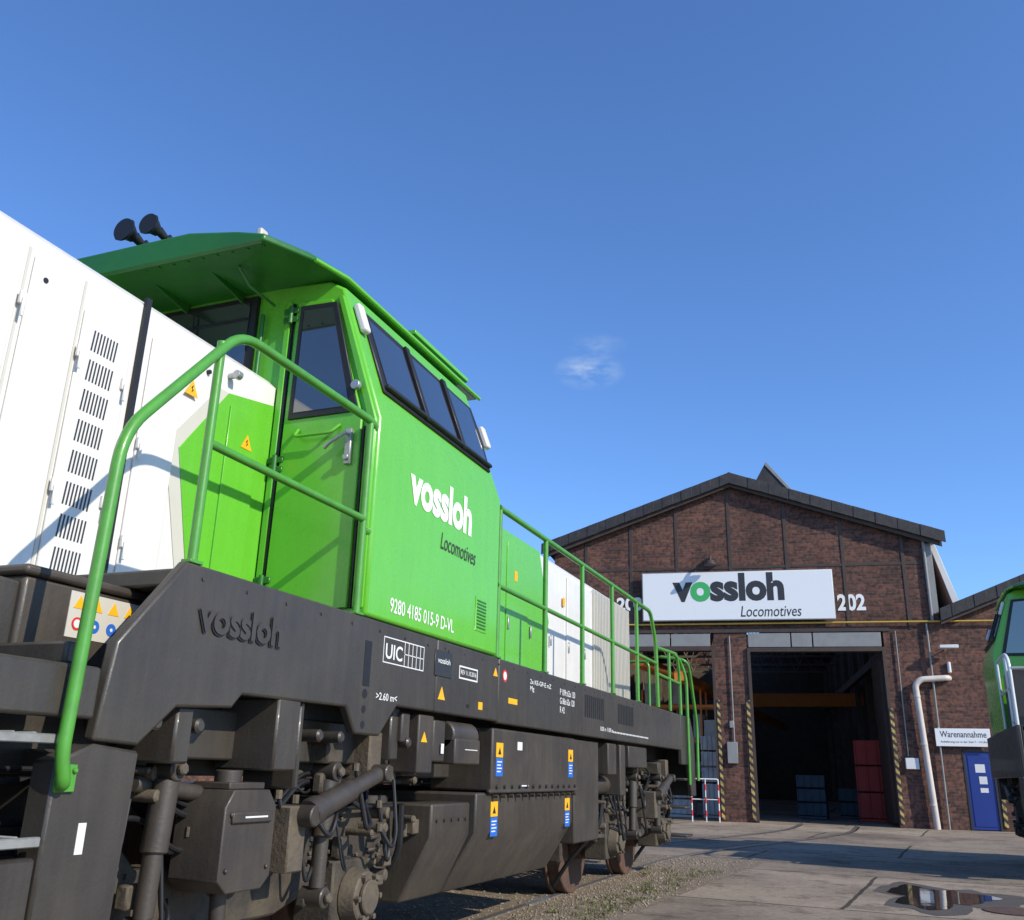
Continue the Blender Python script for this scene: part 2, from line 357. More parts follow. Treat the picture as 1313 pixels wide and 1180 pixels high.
    if main:
        ft=Acc("handrail_feet",RAILG,E,.003)
        for y in [3.0,4.32]+[6.30+1.05*k for k in range(5)]: ft.box(S-.055,S-.002,y-.04,y+.04,1.985,2.0)
        ft.box(S-.01,S+.004,2.46,2.545,1.10,1.19)
        ft.cyl((S+.0,2.48,1.12),(S+.016,2.48,1.12),.010,n=6);ft.cyl((S+.0,2.53,1.17),(S+.016,2.53,1.17),.010,n=6); ft.done()
    def bogie(yc,seed):
        R=random.Random(seed)
        b=Acc("bogie_frame",BOGIE,E,.012,1); b2=Acc("bogie_fittings",BOGIE2,E,.008,1); w=Acc("wheels",RUST,E,.01); hs=Acc("hoses",BLACK,E,0); sp=Acc("springs_dampers",FRAME2,E,.006); tb=Acc("small_bolts",BOGIE2,E,0)
        for sg in (1,-1):
            X=sg*1.12
            b.yz([(yc-1.75,.62),(yc-1.75,.95),(yc-.75,1.0),(yc-.5,.78),(yc+.5,.78),(yc+.75,1.0),(yc+1.75,.95),(yc+1.75,.62),(yc+.8,.58),(yc+.5,.5),(yc-.5,.5),(yc-.8,.58)],sg*1.0,sg*1.2)
            for s2 in (1,-1):
                ya=yc+s2*1.13
                for r,t0,t1 in ((.50,.70,.83),(.53,.66,.70)): w.cyl((sg*t0,ya,.5),(sg*t1,ya,.5),r,n=40)
                w.cyl((sg*.83,ya,.5),(sg*.95,ya,.5),.16,n=24)
                b.box(sg*1.02,sg*1.26,ya-.20,ya+.20,.36,.72)
                b2.cyl((sg*1.26,ya,.53),(sg*1.36,ya,.53),.15,.13,n=20); b2.cyl((sg*1.36,ya,.53),(sg*1.39,ya,.53),.09,n=16)
                for k in range(6):
                    t=k*math.pi/3; tb.cyl((sg*1.35,ya+.115*math.cos(t),.53+.115*math.sin(t)),(sg*1.385,ya+.115*math.cos(t),.53+.115*math.sin(t)),.016,n=6)
                for dy in (-.3,.3):
                    pts=[(sg*1.15+.085*math.cos(t*.7),ya+dy+.085*math.sin(t*.7),.62+t*.0075) for t in range(0,54)]
                    sp.sweep(pts,.016,0,6); sp.cyl((sg*1.15,ya+dy,1.0),(sg*1.15,ya+dy,1.05),.12); sp.cyl((sg*1.15,ya+dy,.58),(sg*1.15,ya+dy,.62),.12)
                yd=ya-s2*.52
                sp.cyl((sg*1.36,yd,.62),(sg*1.36,yd+.01,.88),.04); sp.cyl((sg*1.36,yd+.01,.86),(sg*1.36,yd+.03,1.14),.054); sp.cyl((sg*1.28,yd+.03,1.18),(sg*1.42,yd+.03,1.18),.05); sp.cyl((sg*1.28,yd,.58),(sg*1.42,yd,.58),.05)
                b.box(sg*1.15,sg*1.40,yd-.06,yd+.1,1.22,1.36)
                b2.cyl((sg*1.42,yd+.03,1.18),(sg*1.45,yd+.03,1.18),.028,n=6); b2.cyl((sg*1.42,yd,.58),(sg*1.45,yd,.58),.028,n=6)
                b.box(sg*.72,sg*.9,ya+s2*.54,ya+s2*.62,.35,.75); b.cyl((sg*.8,ya+s2*.6,.7),(sg*1.2,ya+s2*.68,.85),.04)
                hs.sweep([(sg*1.3,ya+s2*.45,1.0),(sg*1.28,ya+s2*.5,.7),(sg*.95,ya+s2*.52,.35),(sg*.78,ya+s2*.47,.12)],.022,.1,8)
                for q in range(16):
                    y=ya+R.uniform(-.62,.62); z=R.uniform(.55,1.22); xx=R.uniform(1.12,1.34); l=R.uniform(.02,.07); hgt=R.uniform(.015,.06)
                    (b if q%2 else b2).box(sg*xx-.03,sg*xx+.03,y-l,y+l,z-hgt,z+hgt)
                for q in range(10):
                    y=ya+R.uniform(-.6,.6); z=R.uniform(.6,1.2); b2.cyl((sg*1.18,y,z),(sg*R.uniform(1.3,1.42),y+R.uniform(-.06,.06),z),R.uniform(.012,.035),n=10)
                for q in range(30):
                    y=ya+R.uniform(-.6,.6); z=R.uniform(.63,.95); tb.cyl((sg*1.2,y,z),(sg*1.215,y,z),.011,n=6)
            sp.cyl((sg*1.44,yc+.42,1.0),(sg*1.44,yc+.74,1.09),.058); sp.cyl((sg*1.44,yc+.7,1.08),(sg*1.44,yc+1.02,1.17),.044); sp.cyl((sg*1.44,yc+.36,.983),(sg*1.44,yc+.43,1.003),.07)
            sp.cyl((sg*1.3,yc+.34,.975),(sg*1.5,yc+.34,.975),.05); sp.cyl((sg*1.3,yc+1.05,1.18),(sg*1.5,yc+1.05,1.18),.045)
            b2.box(sg*1.2,sg*1.4,yc+.98,yc+1.12,1.12,1.4)
            b2.box(sg*1.1,sg*1.42,yc+.24,yc+.38,.72,1.02)
            sp.cyl((sg*1.30,yc-.7,1.12),(sg*1.30,yc+.0,1.05),.035)
            for z,r in ((1.13,.014),(1.17,.010),(.99,.012)):
                hs.sweep([(sg*1.27,yc-1.6,z),(sg*1.28,yc-.6,z),(sg*1.29,yc-.4,z-.14),(sg*1.29,yc+.3,z-.14),(sg*1.28,yc+.5,z),(sg*1.27,yc+1.6,z)],r,.08,8)
            for q in range(20):
                y0=yc+R.uniform(-1.5,1.4); z0=R.uniform(.85,1.25); x0_=sg*R.uniform(1.2,1.42); y1=y0+R.uniform(.12,.4); z1=R.uniform(.6,1.3)
                hs.sweep([(x0_,y0,z0),(x0_+sg*.05,(y0*2+y1)/3,min(z0,z1)-R.uniform(.03,.15)),(x0_+sg*.03,(y0+y1*2)/3,min(z0,z1)-R.uniform(0,.12)),(x0_-sg*.05,y1,z1)],R.uniform(.006,.014),.1,8)
                tb.cyl((x0_,y0,z0-.02),(x0_,y0,z0+.02),.02,n=8)
        b.done();w.done();hs.done();sp.done();b2.done();tb.done()
    if main:
        bogie(3.78,3); bogie(11.35,9)
    else: bogie(5.2,5)
    if not main: return E
    q=Acc("sandbox",FRAME2,E,.02,2)
    q.yz([(3.42,.74),(3.42,1.03),(3.47,1.10),(3.72,1.10),(3.78,1.03),(3.78,.74),(3.72,.69),(3.48,.69)],1.24,1.50)
    q.box(1.27,1.47,3.47,3.72,1.10,1.13); q.cyl((1.37,3.58,1.12),(1.37,3.58,1.18),.06); q.box(1.50,1.515,3.46,3.74,.965,1.01); q.cyl((1.37,3.6,.69),(1.37,3.62,.5),.035)
    for y in (3.46,3.74):
        for z in (.78,1.0): q.cyl((1.5,y,z),(1.512,y,z),.012,n=6)
    q.done()
    q=Acc("frame_brackets",FRAME,E,.01)
    q.box(1.2,1.53,3.68,3.86,1.18,1.5); q.box(1.2,1.50,3.90,3.94,1.10,1.5); q.box(1.2,1.5,3.05,3.15,1.2,1.42); q.box(1.15,1.45,4.9,5.0,1.25,1.55)
    q.yz([(5.3,1.54),(5.3,1.2),(5.4,1.2),(5.5,1.54)],1.3,1.34)
    q.box(1.1,1.3,3.1,5.3,1.22,1.44)
    for y in (2.95,3.2,4.1,4.3,5.05): q.cyl((1.0,y,1.35),(1.5,y,1.35),.03)
    q.done()
    q=Acc("step_well",FRAME,E,.01)
    q.yz([(2.46,.62),(2.46,1.20),(2.62,1.26),(2.84,1.24),(2.82,.62)],1.42,1.53)
    q.box(.95,1.40,2.66,2.82,.62,1.24); q.box(.95,1.53,front,2.45,.45,.90); q.box(.95,1.0,front,2.62,.5,1.5)
    q.box(.9,1.0,1.2,2.6,1.52,1.85)
    q.done()
    q=Acc("step_treads",TREAD,E,.004)
    for z in (.945,1.265):
        q.box(1.05,1.54,.8,2.44,z,z+.012); q.box(1.52,1.545,.8,2.44,z-.012,z+.02)
        for k in range(19): q.box(1.05,1.53,.82+k*.085,.835+k*.085,z+.012,z+.024)
    q.done()
    q=Acc("battery_box",FRAME2,E,.015,2); q.box(.80,1.18,2.5,3.15,1.50,1.86); q.box(.80,1.2,2.48,3.17,1.86,1.90); q.done()
    q=Acc("battery_sticker",CREAM,E,0); q.box(1.18,1.183,2.72,3.12,1.66,1.84); q.done()
    q=Acc("battery_triangles",YEL,E,0)
    for k in range(4): y=2.77+k*.09; q.yz([(y-.03,1.775),(y+.03,1.775),(y,1.828)],1.183,1.185)
    q.done()
    q=Acc("battery_roundels",BLUE,E,0)
    for k in (1,2,3): q.cyl((1.183,2.77+k*.09,1.715),(1.185,2.77+k*.09,1.715),.026)
    q.done()
    q=Acc("battery_roundel_red",RED,E,0); q.cyl((1.183,2.77,1.715),(1.185,2.77,1.715),.026); q.done()
    q=Acc("battery_roundel_white",STW,E,0); q.cyl((1.185,2.77,1.715),(1.186,2.77,1.715),.017); 
    for k in (1,2,3): q.cyl((1.185,2.77+k*.09,1.715),(1.186,2.77+k*.09,1.715),.008,n=5)
    q.done()
    q=Acc("junction_boxes",FRAME2,E,.012,2)
    q.box(1.3,1.50,5.16,5.36,1.18,1.52); q.box(1.3,1.49,5.38,5.55,1.25,1.50)
    q.box(1.3,1.54,5.60,6.0,1.24,1.40); q.cyl((1.44,5.60,1.42),(1.44,6.0,1.42),.09)
    q.box(1.35,1.48,4.98,5.08,1.35,1.52); q.box(1.3,1.5,9.3,9.6,1.2,1.5); q.box(1.3,1.5,9.75,9.95,1.0,1.5); q.box(1.2,1.5,10.1,10.9,1.28,1.5); q.cyl((1.3,9.3,1.1),(1.3,10.1,1.1),.09); q.done()
    q=Acc("fuel_tank",FRAME2,E,.015,2)
    q.box(1.0,1.49,6.34,8.26,1.07,1.50)
    q.xz([(-1.46,1.06),(1.46,1.06),(1.46,.80),(1.22,.42),(-1.22,.42),(-1.46,.80)],6.15,8.26)
    q.xz([(-1.42,1.0),(1.42,1.0),(1.42,.80),(1.22,.42),(-1.22,.42),(-1.42,.80)],5.55,6.14)
    q.box(1.0,1.47,8.29,9.05,.62,1.50)
    q.box(1.46,1.50,6.3,8.3,1.055,1.085)
    q.done()
    q=Acc("tank_bolts",FRAME,E,0)
    for k in range(13):
        for z in (1.10,1.035): q.cyl((1.46,6.42+k*.15,z),(1.507,6.42+k*.15,z),.014,n=6)
    for k in range(5): q.cyl((1.42,5.62+k*.11,.9),(1.432,5.62+k*.11,.9),.012,n=6)
    for k in range(9): q.cyl((1.53,3.05+k*.3,1.93),(1.541,3.05+k*.3,1.93),.008,n=6)
    for k in range(24): q.cyl((1.53,5.4+k*.3,1.94),(1.539,5.4+k*.3,1.94),.007,n=6)
    q.done()
    ya=Acc("tank_labels_yellow",YEL,E,0); bl=Acc("tank_labels_blue",BLUE,E,0)
    for y,z,x in ((6.40,1.30,1.491),(8.05,1.30,1.491),(6.40,.90,1.461),(8.05,.90,1.461)):
        ya.box(x,x+.002,y,y+.13,z,z+.10); bl.box(x,x+.002,y,y+.13,z-.13,z-.005)
    ya.box(S-.005,S-.003,5.95,6.02,1.60,1.65); ya.yz([(5.32,1.62),(5.42,1.62),(5.37,1.70)],S-.005,S-.003); ya.yz([(6.2,1.85),(6.28,1.85),(6.24,1.91)],S-.005,S-.003)
    ya.box(S-.005,S-.003,6.5,6.68,1.68,1.72)
    for y in (5.19,): ya.yz([(y,1.36),(y+.08,1.36),(y+.04,1.42)],1.5,1.502)
    ya.done();bl.done()
    lab=Acc("sticker_lines",BLACK,E,0)
    for y,z,x in ((6.40,1.30,1.493),(8.05,1.30,1.493),(6.40,.90,1.463),(8.05,.90,1.463)):
        lab.yz([(y+.035,z+.02),(y+.095,z+.02),(y+.065,z+.07)],x,x+.001)
    lab.done()
    lab=Acc("label_print",STW,E,0)
    for y,z,x in ((6.40,1.30,1.493),(8.05,1.30,1.493),(6.40,.90,1.463),(8.05,.90,1.463)):
        for k in range(4): lab.box(x,x+.001,y+.02,y+.11-(k%2)*.02,z-.035-k*.022,z-.027-k*.022)
    lab.done()
    q=Acc("small_labels",STW,E,0)
    for y0,y1,z0,z1,x in ((5.62,5.92,1.775,1.785,S-.005),(5.62,5.92,1.85,1.86,S-.005),(5.62,5.63,1.785,1.85,S-.005),(5.91,5.92,1.785,1.85,S-.005),
        (6.82,6.92,1.36,1.42,1.491),(2.60,2.635,.90,1.0,1.53),(5.47,5.51,1.3,1.36,1.5),(5.75,5.95,1.33,1.335,1.54),(6.9,7.05,1.1,1.11,1.5),(3.54,3.70,.985,.992,1.515)):
        q.box(x,x+.002,y0,y1,z0,z1)
    xs=S-.005
    for z in (1.765,1.905): q.box(xs,xs+.002,4.60,5.10,z,z+.006)
    for y in (4.60,4.85,4.90,4.95,5.0,5.05,5.096): q.box(xs,xs+.002,y,y+.005,1.771,1.905)
    q.box(xs,xs+.002,4.85,5.1,1.835,1.84)
    for k in range(26): q.box(xs,xs+.002,9.3+k*.06,9.3+k*.06+.035,1.60,1.615)
    q.done()
    q=Acc("maker_plate",STG,E,.002); q.box(xs,xs+.006,5.25,5.50,1.76,1.92); q.done()
    q=Acc("red_roundel",RED,E,0); q.cyl((xs,6.42,1.87),(xs+.002,6.42,1.87),.045,n=24); q.done()
    q=Acc("roundel_inner",STW,E,0); q.cyl((xs+.002,6.42,1.87),(xs+.003,6.42,1.87),.03,n=24); q.done()
    q=Acc("frame_recess",BLACK,E,0)
    q.box(xs,xs+.002,4.40,4.47,1.62,1.86)
    q.cyl((xs,4.43,1.58),(xs+.002,4.43,1.58),.025); q.cyl((xs,4.43,1.50),(xs+.002,4.43,1.50),.02); q.cyl((xs,4.43,1.42),(xs+.002,4.43,1.42),.02)
    for y0 in (8.40,9.55):
        for k in range(10): q.box(xs,xs+.003,y0+k*.065,y0+k*.065+.035,1.70,1.90)
    q.box(xs,xs+.002,5.75,5.8,1.6,1.62)
    q.done()
    T=text
    T("cab_wordmark","vossloh",.93,.265,[LETTW],side_m(S+.003,4.78,2.745),E,.040)
    T("cab_subtitle","Locomotives",.56,.11,[LETTD],side_m(S+.003,5.24,2.56),E,.004,shear=.2)
    T("running_number","9280 4185 015-9 D-VL",.86,.085,[LETTW],side_m(S+.003,4.63,2.05),E,.006)
    T("frame_wordmark","vossloh",.58,.135,[FRAME],side_m(S+.006,3.05,1.72),E,.03)
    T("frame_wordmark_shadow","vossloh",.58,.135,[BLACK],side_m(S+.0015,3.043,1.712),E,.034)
    T("grid_letters","UIC",.2,.085,[STW],side_m(xs+.002,4.625,1.79),E,.015)
    T("dim_text",">2.60 m<",.24,.04,[STW],side_m(xs+.002,4.55,1.56),E,.01)
    T("rev_text","REV 11.10.2016",.25,.03,[STW],side_m(xs+.002,5.645,1.805),E,.01)
    T("plate_text","vossloh",.18,.035,[STW],side_m(xs+.0075,5.285,1.84),E,.01)
    T("brake_text","2x KE-GP-E mZ\nMg",.5,.1,[STW],side_m(xs+.002,6.95,1.80),E,.01)
    T("brake_text_2","P 109t 62x 130\nG 86t 62x 120\nR 42",.42,.2,[STW],side_m(xs+.002,7.68,1.69),E,.01)
    T("small_text","8.00 m  R 80 m",.45,.04,[STW],side_m(xs+.002,8.9,1.60),E,.01)
    hn=Acc("horns",BLACK,E,0)
    for x,s_ in ((-.16,1),(0.04,.9)):
        prof=[(0,.085),(.03,.06),(.08,.035),(.16,.024),(.30,.02)]
        z=4.43
        for (a0,r0),(a1,r1) in zip(prof[:-1],prof[1:]): hn.cyl((x+.1*a0,3.86+a0,z+.03),(x+.1*a1,3.86+a1,z+.03-a1*.2),r0*s_,r1*s_,20)
        hn.box(x,x+.05,3.98,4.06,4.28,4.43)
        hn.cyl((x,3.85,z+.03),(x,3.86,z+.03),.08*s_,n=20)
    hn.sweep([(-.2,4.16,4.40),(.15,4.18,4.36),(.3,4.2,4.32)],.02); hn.done()
    an=Acc("roof_antenna",CREAM,E,.01,2); an.box(.82,.86,3.95,4.02,4.20,4.32); an.done()
    rb=Acc("buffers",RUST,E,.01)
    for x in (-.87,.87):
        rb.cyl((x,rear,1.06),(x,rear+.4,1.06),.09,n=20); rb.cyl((x,rear+.4,1.06),(x,rear+.46,1.06),.23,n=28)
    rb.done()
    es=Acc("end_steps",FRAME,E,.008)
    for sg in (1,-1):
        for z in (.45,.8,1.15): es.box(sg*1.2,sg*1.54,rear-.75,rear-.35,z,z+.03)
        es.box(sg*1.2,sg*1.24,rear-.75,rear-.35,.4,1.4)
    es.done()
    return E
loco("diesel_locomotive",(-4.14,0,0),-1.8,13.6,RAILG,True)
loco("diesel_locomotive.001",(3.13,12.0,0),2.75,7.4,RAILW,False)

# ================================================================= WORKSHOP
B=empty("brick_workshop",(-3.84,28.9,0),math.radians(8))
UL,UR,UA=-5.95,5.5,-.25; ZE,ZA=8.3,10.3
def gz(u): return ZE+(ZA-ZE)*(1-abs(u-UA)/(UR-UA))
w=Acc("gable_wall",BRICK,B,0)
T0=.36
w.xz([(UL,5.45),(UR,5.45),(UR,ZE),(UA,ZA),(UL,ZE)],0,T0)
w.box(UL,-4.9,0,T0,0,5.45); w.box(-.96,0,0,T0,0,5.45); w.box(3.92,UR,0,T0,0,5.45)
w.xz([(UR,0),(5.70,0),(5.70,2.08),(6.42,2.08),(6.42,0),(9.0,0),(9.0,7.0),(UR,5.75)],.004,T0)
w.done()
w=Acc("side_walls",BRICK,B,0)
w.box(UL,UL+.3,T0,34,0,ZE-.1); w.box(UR-.3,UR,T0,34,0,ZE-.1); w.box(8.7,9.0,T0,34,0,6.5); w.box(UR,9,34,34.3,0,6.5)
w.xz([(UL,0),(UR,0),(UR,ZE),(UA,ZA-.02),(UL,ZE)],34,34.3); w.done()
w=Acc("interior_lining",INT,B,0); w.box(UL+.31,UL+.36,T0+.01,33.9,0,8); w.box(UR-.36,UR-.31,T0+.01,33.9,0,8); w.box(UL+.4,UR-.4,33.8,33.9,0,8); w.done()
w=Acc("roof_trusses",INTS,B,0)
for k in range(1,9):
    y=k*4
    w.box(UL+.4,UR-.4,y,y+.12,7.5,7.62)
    for j in range(10):
        u=UL+.7+j*1.05; w.sweep([(u,y+.06,7.55),(u+.52,y+.06,gz(u+.52)-.3),(u+1.05,y+.06,7.55)],.04,0,6)
    for u in (UL+.55,-.48,UR-.75): w.box(u,u+.22,y-.02,y+.16,0,7.5)
w.box(UL+.4,UL+.6,.5,33,5.3,5.6); w.box(UR-.9,UR-.7,.5,33,5.3,5.6)
w.done()
r=Acc("roof",SLATE,B,.01)
def rp(a0,a1,y0,y1):
    r.poly([(a0,y0,gz(a0) if a0>UL else ZE-.12),(a1,y0,gz(a1)),(a1,y0,gz(a1)+.14),(a0,y0,(gz(a0) if a0>UL else ZE-.12)+.14)],(0,y1-y0,0))
rp(UL-.35,UA,-.25,5); r.poly([(UR+.35,-.25,ZE-.12),(UA,-.25,ZA),(UA,-.25,ZA+.14),(UR+.35,-.25,ZE+.02)],(0,5.25,0))
rp(UL-.35,UA-1.3,5,34.6); r.poly([(UR+.35,5,ZE-.12),(UA+1.3,5,gz(UA+1.3)),(UA+1.3,5,gz(UA+1.3)+.14),(UR+.35,5,ZE+.02)],(0,29.6,0))  # ridge left open further back, an added unseen gap letting daylight into the hall
r.poly([(UR+.05,-.2,5.85),(9.3,-.2,7.4),(9.3,-.2,7.54),(UR+.05,-.2,5.99)],(0,34.6,0))
r.done()
r=Acc("slate_verge",SLATE,B,.006)
def verge(u0,z0,u1,z1,n,hh):
    for i in range(n):
        a=i/n;b=(i+1.12)/n; ua=u0+(u1-u0)*a;ub=u0+(u1-u0)*b;za=z0+(z1-z0)*a;zb=z0+(z1-z0)*b
        off=-.27-(.012 if i%2 else 0)-.006*random.random()
        r.poly([(ua,off,za+.16),(ub,off,zb+.16),(ub-.02,off-.012,zb-hh+random.uniform(-.015,.015)),(ua,off-.012,za-hh)],(0,.018,0))
verge(UL-.4,ZE-.14,UA,ZA,20,.2); verge(UR+.4,ZE-.14,UA,ZA,20,.2); verge(UR+.0,5.85,9.3,7.4,12,.2)
r.done()
r=Acc("verge_board",DSTEEL,B,.004)
for a0,z0,a1,z1 in ((UL-.3,ZE-.14,UA,ZA),(UR+.3,ZE-.14,UA,ZA),(UR,5.85,9.3,7.4)): r.poly([(a0,-.2,z0-.30),(a1,-.2,z1-.30),(a1,-.2,z1-.0),(a0,-.2,z0-.0)],(0,.05,0))
r.done()
r=Acc("steel_framing",DSTEEL,B,.003)
for u in (-4.9,-3.45,-2.0,-.35,1.35,3.0,4.7):
    r.box(u-.05,u+.05,-.02,.01,5.46,gz(u)-.2)
for z in (7.42,): r.box(UL,UR,-.014,.01,z-.04,z+.04)
r.box(-4.9,-.96,-.05,.3,4.86,5.0); r.box(0,3.92,-.05,.3,4.82,4.94); r.box(-5.0,4.1,-.03,.01,5.40,5.52)
for u in (-4.9,-1.05,0,3.84): r.box(u,u+.09,-.06,.3,0,4.86)
r.done()
g=Acc("gate_top_panels",GALV,B,.006)
for u0,u1 in ((.05,1.28),(1.32,1.9),(1.94,3.85),(-4.85,-3.6),(-3.56,-2.3),(-2.26,-1.08)): g.box(u0,u1,-.01,.2,4.96,5.38)
g.done()
g=Acc("gate_leaves",DSTEEL,B,.005)
g.box(3.78,3.86,.4,2.2,.1,4.8); g.box(-.02,.04,.4,2.0,.1,4.8); g.done()
hz=Acc("hazard_guards",HAZ,B,0); hz.box(-.96,-.87,-.075,-.062,0.05,3.4); hz.box(-.10,.0,-.075,-.062,.05,3.4); hz.box(3.87,3.97,-.075,-.062,.1,3.2); hz.box(6.5,6.6,-.03,-.01,.1,2.1); hz.done()
g=Acc("gas_pipe",PIPEY,B,0); g.sweep([(-6.0,-.1,5.66),(8.9,-.1,5.66)],.028); g.done()
g=Acc("drain_pipe",PLAST,B,0); g.sweep([(4.78,-.16,0),(4.62,-.16,3.85),(4.78,-.16,4.0),(5.5,-.1,4.05),(5.6,.1,4.05)],.085,.22,14)
for z in (.6,2.2,3.5): g.cyl((4.76-z*.038,-.16,z),(4.76-z*.038,-.16,z+.06),.10)
g.done()
g=Acc("downpipes",GALV,B,0); g.sweep([(5.12,-.08,5.6),(5.12,-.08,2.4)],.03); g.sweep([(5.3,-.06,8.1),(5.3,-.06,5.7)],.045); g.sweep([(6.9,-.05,5.5),(6.9,-.05,2.6)],.025)
g.sweep([(4.25,-.05,5.4),(4.25,-.05,1.9)],.018); g.sweep([(-.5,-.05,5.3),(-.5,-.05,2.2)],.02); g.done()
g=Acc("wall_cabinets",STW,B,.01); g.box(4.15,4.5,-.12,0,1.55,1.85); g.done()
g=Acc("pillar_cabinet",GALV,B,.01); g.box(-.72,-.42,-.1,0,1.6,2.2); g.box(-.62,-.5,-.08,0,2.6,2.8); g.done()
g=Acc("wall_lamp",STW,B,.01); g.sweep([(5.55,0,4.85),(5.55,-.3,4.95)],.02); g.box(5.35,5.85,-.4,-.2,4.86,4.95); g.cyl((5.6,-.05,4.2),(5.6,-.05,4.5),.05); g.done()
g=Acc("gable_lamp",DSTEEL,B,.01); g.sweep([(-.95,0,7.75),(-.95,-.5,7.7),(-.95,-.55,7.55)],.04,.1); g.cyl((-.95,-.55,7.55),(-.95,-.55,7.4),.10,.2); g.box(-1.15,-.75,-.12,0,7.5,7.7); g.done()
g=Acc("ridge_lantern",SLATE,B,.01); g.xz([(.15,10.0),(2.15,9.5),(1.95,10.1),(1.0,11.5)],2.0,4.5); g.done()
g=Acc("ridge_lantern_edge",GALV,B,.01); g.poly([(1.0,1.97,11.5),(2.15,1.97,10.0),(2.15,1.97,9.85),(.95,1.97,11.38)],(0,.03,0)); g.done()
g=Acc("side_rooflight",STW,B,.01); g.poly([(5.55,.5,8.15),(5.72,.5,8.15),(6.25,.5,6.2),(6.05,.5,6.2)],(0,20,0)); g.done()
g=Acc("corner_cladding",GALV,B,.005); g.box(5.33,5.52,-.02,.0,5.9,8.0); g.done()
g=Acc("service_door",DOORB,B,.006); g.box(5.72,6.40,.02,.08,.02,2.04); g.box(5.78,6.34,.005,.02,.1,1.95); g.done()
g=Acc("door_frame",STG,B,.004); g.box(5.66,5.72,-.01,.1,0,2.1); g.box(6.40,6.46,-.01,.1,0,2.1); g.box(5.66,6.46,-.01,.1,2.045,2.10); g.done()
g=Acc("door_notices",STW,B,0); g.box(5.95,6.2,-.001,.004,1.5,1.72); g.box(6.02,6.22,-.001,.004,1.2,1.4); g.box(6.02,6.22,-.001,.004,.98,1.1); g.done()
SG=empty("company_sign",(-3.84,28.9,0),math.radians(8))
g=Acc("board",SIGNW,SG,.01); g.box(-3.08,2.62,-.20,-.12,5.77,7.25); g.done()
g=Acc("board_rim",GALV,SG,0); g.box(-3.10,2.64,-.19,-.13,5.75,7.27); g.done()
text("wordmark","vossloh",3.35,.88,[LETTD,LETTG],front_m(-2.15,-.203,6.33),SG,.045,{1:1})
text("subtitle","Locomotives",1.78,.33,[LETTD],front_m(-.12,-.203,5.85),SG,.004,shear=.2)
text("hall_number","202",.80,.50,[LETTW],front_m(2.72,-.016,6.02),B,.035)
text("hall_number_2","203",.80,.42,[LETTW],front_m(-3.93,-.016,6.12),B,.035)
WS=empty("goods_sign",(-3.84,28.9,0),math.radians(8))
g=Acc("board",SIGNW,WS,.005); g.box(5.0,6.42,-.14,-.10,2.18,2.66); g.done()
g=Acc("posts",GALV,WS,0); g.cyl((5.1,-.09,2.7),(5.1,-.09,0),.025); g.done()
text("label","Warenannahme",1.2,.17,[LETTD],front_m(5.12,-.142,2.42),WS,.01)
text("label_small","Anlieferung nur in der Zeit 7 - 14 Uhr",1.2,.07,[LETTD],front_m(5.12,-.142,2.26),WS,.01)
CR=Acc("overhead_crane",ORANGE,None,.01)
CR.box(-7.35,-7.0,28.75,60,4.45,4.80); CR.box(-6.1,-5.8,28.95,60,4.0,4.3)
for k in range(14): CR.sweep([(-7.15,29.2+k*1.5,4.55),(-5.95,29.9+k*1.5,4.2)],.05)
CR.box(-7.3,.5,46,46.6,4.4,5.0)
CR.done()
def crate(name,mat,x,y,wd,d,h,n):
    a=Acc(name,mat,None,.01)
    for k in range(n):
        z=.1+k*(h/n); a.box(x,x+wd,y,y+d,z,z+h/n-.05)
        for j in range(4): a.box(x+j*wd/4,x+j*wd/4+.06,y-.03,y,z,z+h/n-.05)
    a.box(x,x+wd,y,y+d,0,.08); a.done()
CB=paint("crate_blue",(.03,.06,.09),.6,0,.3); CRD=paint("crate_red",(.40,.03,.02),.6,0,.2); CW=paint("crate_white",(.6,.58,.54),.6,0,.3)
crate("storage_crate",CB,-3.1,33.5,.9,1,1.3,3); crate("storage_crate.001",CB,-1.9,35,.9,1,.9,2); crate("storage_crate.002",CRD,-1.2,33,1.3,1,2.4,3)
crate("storage_crate.003",CW,-6.8,30.6,.8,.8,1.9,4); crate("storage_crate.004",CW,-5.7,30.8,.6,.8,2.4,5); crate("storage_crate.005",CB,-7.6,33,.7,.8,1.3,3)
g=Acc("storage_rack",ORANGE,None,.004)
for x in (-7.9,-6.9,-5.9,-4.9):
    for y in (32,33): g.box(x,x+.06,y,y+.06,0,4)
for z in (1.2,2.3,3.4): g.box(-7.9,-4.84,31.98,32.0,z,z+.1); g.box(-7.9,-4.84,32.98,33.0,z,z+.1)
g.done()
g=Acc("rack_cartons",CW,None,.01)
for z in (0.02,1.32,2.42,3.52):
    x=-7.8
    while x<-5:
        l=random.uniform(.3,.6)
        if random.random()<.75: g.box(x,x+l-.04,32.1,32.8,z,z+random.uniform(.35,.8))
        x+=l
g.done()
g=Acc("barrier_rack",STW,None,0)
g.sweep([(-5.5,28.0,0),(-5.5,28.0,1.15),(-4.75,28.1,1.15),(-4.75,28.1,0)],.020,.05); g.sweep([(-5.5,28,.6),(-4.75,28.1,.6)],.016); g.sweep([(-5.1,28.0,.0),(-5.1,28.0,1.15)],.016)
o=g.done(); 
g=Acc("red_bands",RED,o,0)
for x,y in ((-5.5,28),(-4.75,28.1),(-5.1,28.0)):
    for z in (.15,.5,.85): g.cyl((x,y,z),(x,y,z+.16),.023)
g.done()
NB=empty("brick_shed",(0,0,0))
g=Acc("walls",BRICK,NB,0); g.box(-40,-11.2,29,29.4,0,5.2); g.box(-22,-21.6,-20,29,0,4.2); g.done()
g=Acc("roof",SLATE,NB,.01); g.box(-40,-11.2,28.8,40,5.2,5.4); g.done()

